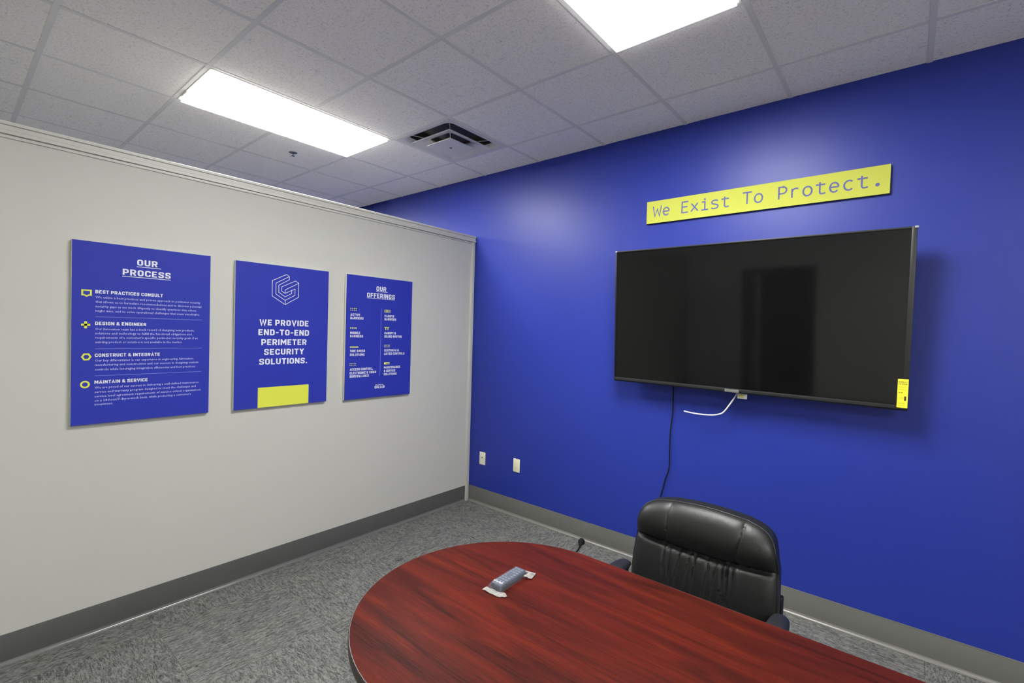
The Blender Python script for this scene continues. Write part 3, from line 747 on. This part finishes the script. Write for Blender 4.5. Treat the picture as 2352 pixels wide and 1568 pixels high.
# loose white cable and black power cord
wc = B(); tube(wc, catmull([(2.343, -.082, 1.276), (2.341, -.088, 1.262), (2.325, -.098, 1.225), (2.301, -.10, 1.183), (2.268, -.10, 1.134), (2.235, -.10, 1.116), (2.19, -.10, 1.1065), (2.108, -.10, 1.1035), (2.05, -.10, 1.1075), (2.027, -.10, 1.1105)], 8), .0045, 10)
o = obj('video_cable', wc, 'cable_white', None, True); tag(o, 'loose white cable curling out from under the television', 'cable')
pc = empty('power_cord', (1.92, -.012, 1.3)); tag(pc, 'thin black power cord hanging down the blue wall from the television', 'cord')
bm = tube(B(), [Vector(p)-Vector((1.92, -.012, 1.3)) for p in catmull([(1.925, -.06, 1.42), (1.921, -.02, 1.32), (1.919, -.012, 1.245), (1.920, -.010, 1.15), (1.920, -.010, 1.068), (1.911, -.010, .978), (1.908, -.010, .90), (1.908, -.010, .814), (1.9095, -.010, .71), (1.898, -.010, .655), (1.886, -.010, .615), (1.872, -.010, .55), (1.857, -.010, .488), (1.853, -.010, .44), (1.856, -.011, .37)], 6)], .0042, 8)
obj('cord', bm, 'cable_black', pc, True)
# wall socket behind the chair that the cord plugs into
bm = B(); box(bm, -.013, .013, -.035, -.008, -.012, .016, .004); plug = obj('plug', bm, 'cable_black', pc, True, loc=(-.064, .004, -.94))
def plate(x, z_, label, jack):
    t = tag(empty('wall_plate', (x, 0, z_)), label, 'outlet')
    m_ = 'cream' if jack == 'coax' else 'ivory'
    obj('cover_plate', box(B(), -.035, .035, -.006, 0, -.0575, .0575, .0025, 3), 'cream', t, True)
    if jack == 'coax':
        j_ = obj('jack', lathe(B(), [(.0, .007), (.0028, .007), (.0028, .004), (.0055, .004), (.0055, 0)], 16), 'duct', t, True, loc=(0, -.006, .008), rot=(PI/2, 0, 0))
    else:
        obj('insert', box(B(), -.0165, .0165, -.0082, -.005, -.0335, .0335, .001), 'ivory', t, True)
        if jack == 'socket':
            for zz in (-.018, .018):
                for sx in (-.006, .006): bx('slot', 'ink', t, sx-.001, sx+.001, -.0088, -.008, zz-.004, zz+.004)
    for zz in (-.048, .048): obj('screw', lathe(B(), [(.0, .0015), (.0028, .001), (.003, 0)], 12), m_, t, True, loc=(0, -.0055, zz), rot=(PI/2, 0, 0))
    return t
plate(.1735, .4235, 'cream coaxial jack plate on the blue wall nearest the corner', 'coax')
plate(.5755, .4395, 'ivory wall plate with plain insert, right of the jack plate', 'blank')
plate(1.856, .355, 'ivory power outlet low on the blue wall behind the chair', 'socket')

# cord end lying on the carpet by the table
pe = empty('floor_cord', (1.30, -.10, 0)); tag(pe, 'black cord end with plug on the carpet beside the blue wall', 'cord')
cpts = [(-.012, .022, .018), (.006, -.03, .012), (.026, -.106, .0055), (.06, -.25, .0055), (.12, -.50, .0055), (.22, -.9, .0055), (.33, -1.3, .0055), (.42, -1.7, .0055)]
obj('cord', tube(B(), catmull(cpts, 6), .005, 8), 'cable_black', pe, True)
bm = tube(B(), [(-.016, .040, .021), (-.018, .036, .021), (-.014, .012, .019), (-.006, -.008, .015), (.006, -.03, .012)], [.016, .024, .021, .011, .006], 12)
obj('plug', bm, 'cable_black', pe, True)

# ------------------------------------------------------------------ conference table
TX0, TX1, TYC, TR = 1.755, 4.195, -2.067, .466
tb = tag(empty('conference_table', ((TX0+TX1)/2, TYC, 0)), 'oval mahogany conference table with black edge in the foreground', 'table')
def stadium(r, n=40):
    hx = (TX1-TX0)/2-TR; pp = []
    for k in range(n+1): a = PI/2+PI*k/n; pp.append((-hx+r*math.cos(a), r*math.sin(a)))
    for k in range(n+1): a = -PI/2+PI*k/n; pp.append((hx+r*math.cos(a), r*math.sin(a)))
    return pp
def stad_loft(bm, lv, cap0=True, cap1=True):
    rings = [[bm.verts.new((x, y, z_)) for x, y in stadium(r_)] for r_, z_ in lv]
    loft(bm, rings, cap0, cap1)
bm = B(); stad_loft(bm, [(TR-.004, .7495), (TR-.004, .7508), (TR-.0052, .7515)], True, True); obj('tabletop', bm, 'wood', tb, 'a')
bm = B(); stad_loft(bm, [(TR-.02, .7200), (TR-.003, .7205), (TR, .7235), (TR, .7470), (TR-.0022, .7505), (TR-.0045, .7505)], True, False); obj('edge_band', bm, 'dark_edge', tb, True)
for sx in (-.72, .72):
    pn = B(); box(pn, sx-.03, sx+.03, -.26, .26, .03, .7195, .004); obj('leg', pn, 'wood', tb, True)
    pn = B(); box(pn, sx-.045, sx+.045, -.32, .32, 0, .032, .006); obj('foot', pn, 'dark_edge', tb, True)
bx('modesty_panel', 'wood', tb, -.69, .69, -.012, .012, .30, .7195, .002)

# ------------------------------------------------------------------ remote in its plastic bag
RA = math.radians(-3)
rc = tag(empty('remote_control', (2.118, -1.955, .7525), (0, 0, math.radians(1.5))), 'dark remote control sealed in plastic on the mahogany table', 'remote')
bm = B(); box(bm, -.0215, .0215, -.066, .074, .003, .021, .006, 3); obj('body', bm, 'remote', rc, True)
k = 0
for ry in range(9):
    for rx in range(3):
        if ry in (4, 5) and rx == 1: continue
        bm = B(); box(bm, -.0045, .0045, -.003, .003, 0, .0016, .0008, 1)
        o = obj('button', bm, 'button_mid', rc, True, loc=(-.013+rx*.013, -.055+ry*.0142, .0208)); k += 1
# bright printed marks at the near end
bm = B()
for a, c_ in ((-.016, -.052), (-.010, -.050), (-.003, -.053), (.004, -.051), (.009, -.053), (.015, -.051)):
    box(bm, a-.0015, a+.0015, c_-.0035, c_+.0035, .0226, .0230)
obj('print_mark', bm, 'button', rc)
pb = tag(empty('plastic_bag', (2.118, -1.955, .7522), (0, 0, math.radians(1.5))), 'clear crinkled plastic bag wrapped around the remote control', 'bag')
bm = B(); random.seed(3)
nu, nv = 14, 26; g = {}
for iv in range(nv+1):
    t_ = iv/nv; yy = -.080+.168*t_
    hw = .0265 if .08 < t_ < .86 else .031
    for iu in range(nu+1):
        u_ = -1+2*iu/nu
        env = max(0, min(1, (t_-.02)/.10))*max(0, min(1, (.98-t_)/.13))
        hgt = .0235*env*(1-abs(u_)**8)+.0012+random.uniform(-.0012, .0012)*(env > 0)
        edge = random.uniform(-.0016, .0016)
        g[iu, iv] = bm.verts.new((u_*hw+(edge if abs(u_) == 1 else 0), yy, max(.0006, hgt+.0006)))
for iu in range(nu):
    for iv in range(nv): bm.faces.new((g[iu, iv], g[iu+1, iv], g[iu+1, iv+1], g[iu, iv+1]))
obj('film', bm, 'film', pb, 'all')
def flap(pts, name):
    bm = B(); vv = [bm.verts.new(p) for p in pts]
    bm.faces.new(vv); bmesh.ops.subdivide_edges(bm, edges=bm.edges[:], cuts=3, use_grid_fill=True)
    for v_ in bm.verts: v_.co.z += random.uniform(0, .0035)
    r_ = bmesh.ops.solidify(bm, geom=bm.faces[:], thickness=.0006)
    obj(name, bm, 'film_fold', pb)
flap([(-.033, -.094, .002), (.031, -.094, .002), (.027, -.078, .007), (-.027, -.078, .007)], 'sealed_end')
flap([(.031, -.094, .001), (.056, -.074, .002), (.040, -.066, .006), (.026, -.078, .008)], 'sealed_end')
flap([(-.026, .084, .008), (.028, .080, .008), (.046, .088, .004), (.040, .106, .002), (-.018, .102, .003)][:4], 'sealed_end')
flap([(.026, .050, .008), (.050, .062, .002), (.046, .090, .003), (.026, .084, .010)], 'sealed_end')

# ------------------------------------------------------------------ office chair
ch = tag(empty('office_chair', (2.532, -1.50, 0), (0, 0, 0)), 'black leather low-back office chair pushed up between table and blue wall', 'chair')
BZ0, BZ1, BHW = .50, .925, .270
def lean(z_): return .195+(z_-BZ0)*.13
seam_z = lambda u: .765-.014*(1-u*u)
def back_grid(N=96):
    bm = B(); g = {}; rnd = random.Random(5)
    pleats = [(-.52, .018, .9, .05), (-.43, .02, 1, .02), (-.27, .022, 1, -.08), (-.12, .018, .8, -.10), (-.04, .012, 1, -.06), (.12, .02, .7, -.02), (.24, .02, .9, -.07), (.34, .012, 1, -.03), (.40, .012, .9, -.01), (.47, .02, .8, -.02)]
    for iv in range(N+1):
        for iu in range(N+1):
            a, b_ = -1+2*iu/N, -1+2*iv/N
            # denser near the rim
            a = math.sin(a*PI/2)*.25+a*.75; b_ = math.sin(b_*PI/2)*.25+b_*.75
            rin = max(abs(a), abs(b_)); n_ = 8.5
            rp = (abs(a)**n_+abs(b_)**n_)**(1/n_) if rin > 0 else 1
            s_ = rin/rp if rin > 0 else 1
            u, w = a*s_, b_*s_
            x = u*BHW*(1-.055*max(0, w+.2)**1.5)
            zt = BZ1-.030*u*u+.006*0; zc = (zt+BZ0)/2; z_ = zc+w*(zt-BZ0)/2
            rim = max(0, 1-rin**2.0)
            bul = .030*(1-rin**10)**.5*1.0 if rin < 1 else 0
            sz = seam_z(u); dz = z_-sz
            # pillow: upper panel bulges, lower panel swells below the crease
            if dz > 0: bul += .026*math.sin(min(1, dz/(zt-sz+1e-6))*PI)**.8 if dz < (zt-sz) else 0
            else: bul += .016*math.sin(min(1, -dz/.30)*PI)**.7 if -dz < .30 else 0
            bul -= .016*math.exp(-(dz/.010)**2)*(1-rin**12)
            if dz > 0:
                for su, tilt in ((-.50, .10), (.60, .9)):
                    uu = u-(su-(.15*(1-dz/.15) if su > 0 else -.01*0))
                    bul -= .005*math.exp(-(uu/.012)**2)*(1-math.exp(-(dz/.02)))
                    bul -= .004*math.exp(-(uu/.06)**2)
            else:
                fade = math.exp(dz/.11)*(1-math.exp(dz/.006))
                for pu, pw, pa, dr in pleats:
                    uu = u-(pu+dr*(-dz)/.15)
                    bul -= .0125*pa*fade*math.exp(-(uu/pw)**2)
                    bul += .0065*pa*fade*math.exp(-((uu-.035)/.03)**2)
            g[iu, iv] = bm.verts.new((x, lean(z_)-bul, z_))
    for iu in range(N):
        for iv in range(N): bm.faces.new((g[iu, iv], g[iu, iv+1], g[iu+1, iv+1], g[iu+1, iv]))
    rimv = [g[i, 0] for i in range(N)]+[g[N, i] for i in range(N)]+[g[N-i, N] for i in range(N)]+[g[0, N-i] for i in range(N)]
    rp_ = [v_.co.copy() for v_ in rimv]
    r1 = [bm.verts.new(p+Vector((0, .058, 0))) for p in rp_]
    cen = Vector((0, lean(.7)+.05, .71))
    r2 = [bm.verts.new(Vector((cen.x+(p.x-cen.x)*.96, p.y+.066, cen.z+(p.z-cen.z)*.96))) for p in rp_]
    n_ = len(rimv)
    for a_, b2 in ((rimv, r1), (r1, r2)):
        for k in range(n_): bm.faces.new((a_[k], a_[(k+1) % n_], b2[(k+1) % n_], b2[k]))
    bm.faces.new(r2)
    return bm, rp_
bm, rimp = back_grid()
bk = obj('backrest', bm, 'leather', ch, 'all')
bk.data.set_sharp_from_angle(angle=math.radians(60))
pp = [p+Vector((0, .0, 0)) for p in rimp[::3]]
obj('piping', tube(B(), pp, .0032, 8, True), 'leather', bk, 'all')
bm = B(); rings = []
for s_, dy in ((.955, .065), (.97, .073), (.93, .086), (.80, .095)):
    rings.append([bm.verts.new((p.x*s_, lean(p.z)+dy, .71+(p.z-.71)*s_)) for p in rimp[::4]])
loft(bm, rings, True, True); obj('back_shell', bm, 'plastic_black', ch, True)
bm = B(); box(bm, .22, .275, .272, .298, .50, .66, .006); box(bm, -.275, -.22, .272, .298, .50, .66, .006); box(bm, -.03, .03, .27, .30, .40, .66, .006); box(bm, -.03, .03, .0, .30, .39, .41, .004)
obj('back_bracket', bm, 'plastic_black', ch, True)
# seat
def cushion(wx, wy, z0, z1, n=28, cx=0, cy_=0, pw=6):
    bm = B(); g = {}
    for side in (1, -1):
        for iv in range(n+1):
            for iu in range(n+1):
                a, b_ = -1+2*iu/n, -1+2*iv/n; rin = max(abs(a), abs(b_)); rp = (abs(a)**pw+abs(b_)**pw)**(1/pw) if rin > 0 else 1
                s_ = rin/rp if rin > 0 else 1
                h_ = (1-rin**4)**.5 if rin < 1 else 0
                g[side, iu, iv] = bm.verts.new((cx+a*s_*wx, cy_+b_*s_*wy, (z0+z1)/2+side*h_*(z1-z0)/2*(1-.12*math.exp(-(rin/.5)**2)*(side > 0))))
        for iu in range(n):
            for iv in range(n):
                f_ = (g[side, iu, iv], g[side, iu+1, iv], g[side, iu+1, iv+1], g[side, iu, iv+1]); bm.faces.new(f_ if side > 0 else f_[::-1])
    bmesh.ops.remove_doubles(bm, verts=bm.verts[:], dist=1e-5); return bm
obj('seat', cushion(.255, .25, .405, .50, cy_=-.03), 'leather', ch, 'all')
obj('seat_pan', box(B(), -.19, .19, -.20, .17, .385, .412, .008), 'plastic_black', ch, True)
for sx in (-1, 1):
    x = sx*.283+.012
    path = catmull([(sx*.20, -.10, .398), (sx*.262, -.10, .40), (x, -.11, .44), (x, -.145, .55), (x, -.15, .615), (x, -.11, .648), (x, .02, .650), (x, .105, .642), (x, .13, .60), (x, .10, .50), (x, .085, .43), (sx*.262, .08, .40), (sx*.20, .08, .398)], 6)
    ar = obj('armrest', tube(B(), path, .0155, 12), 'plastic_black', ch, 'all')
    obj('arm_pad', cushion(.034, .158, .638, .677, 20, x, -.006, 3), 'plastic_black', ar, 'all')
obj('gas_lift', lathe(B(), [(.025, .10), (.025, .25), (.016, .25), (.016, .39)], 20), 'chrome', ch, True)
obj('hub', lathe(B(), [(.03, .055), (.045, .06), (.045, .11), (.03, .12)], 20), 'plastic_black', ch, True)
for k in range(5):
    a = PI/2+.4+k*2*PI/5; c_, s_ = math.cos(a), math.sin(a)
    lg_ = obj('base_leg', tube(B(), [(c_*.03, s_*.03, .085), (c_*.15, s_*.15, .082), (c_*.285, s_*.285, .068)], [.024, .02, .014], 10), 'plastic_black', ch, True)
    bm = B(); R_ = Matrix.Rotation(a+PI/2, 4, 'Z')
    for off in (-.014, .014):
        b2 = lathe(B(), [(.0, -.008), (.024, -.008), (.026, 0), (.024, .008), (0, .008)], 18)
        for v_ in b2.verts:
            v_.co = Matrix.Translation((c_*.295, s_*.295, .026)) @ R_ @ Matrix.Translation((0, off, 0)) @ Matrix.Rotation(PI/2, 4, 'X') @ v_.co
        me = bpy.data.meshes.new('t'); b2.to_mesh(me); b2.free(); bm.from_mesh(me); bpy.data.meshes.remove(me)
    b2 = box(bm, c_*.295-.006, c_*.295+.006, s_*.295-.006, s_*.295+.006, .026, .075)
    obj('caster', bm, 'plastic_black', lg_, True)
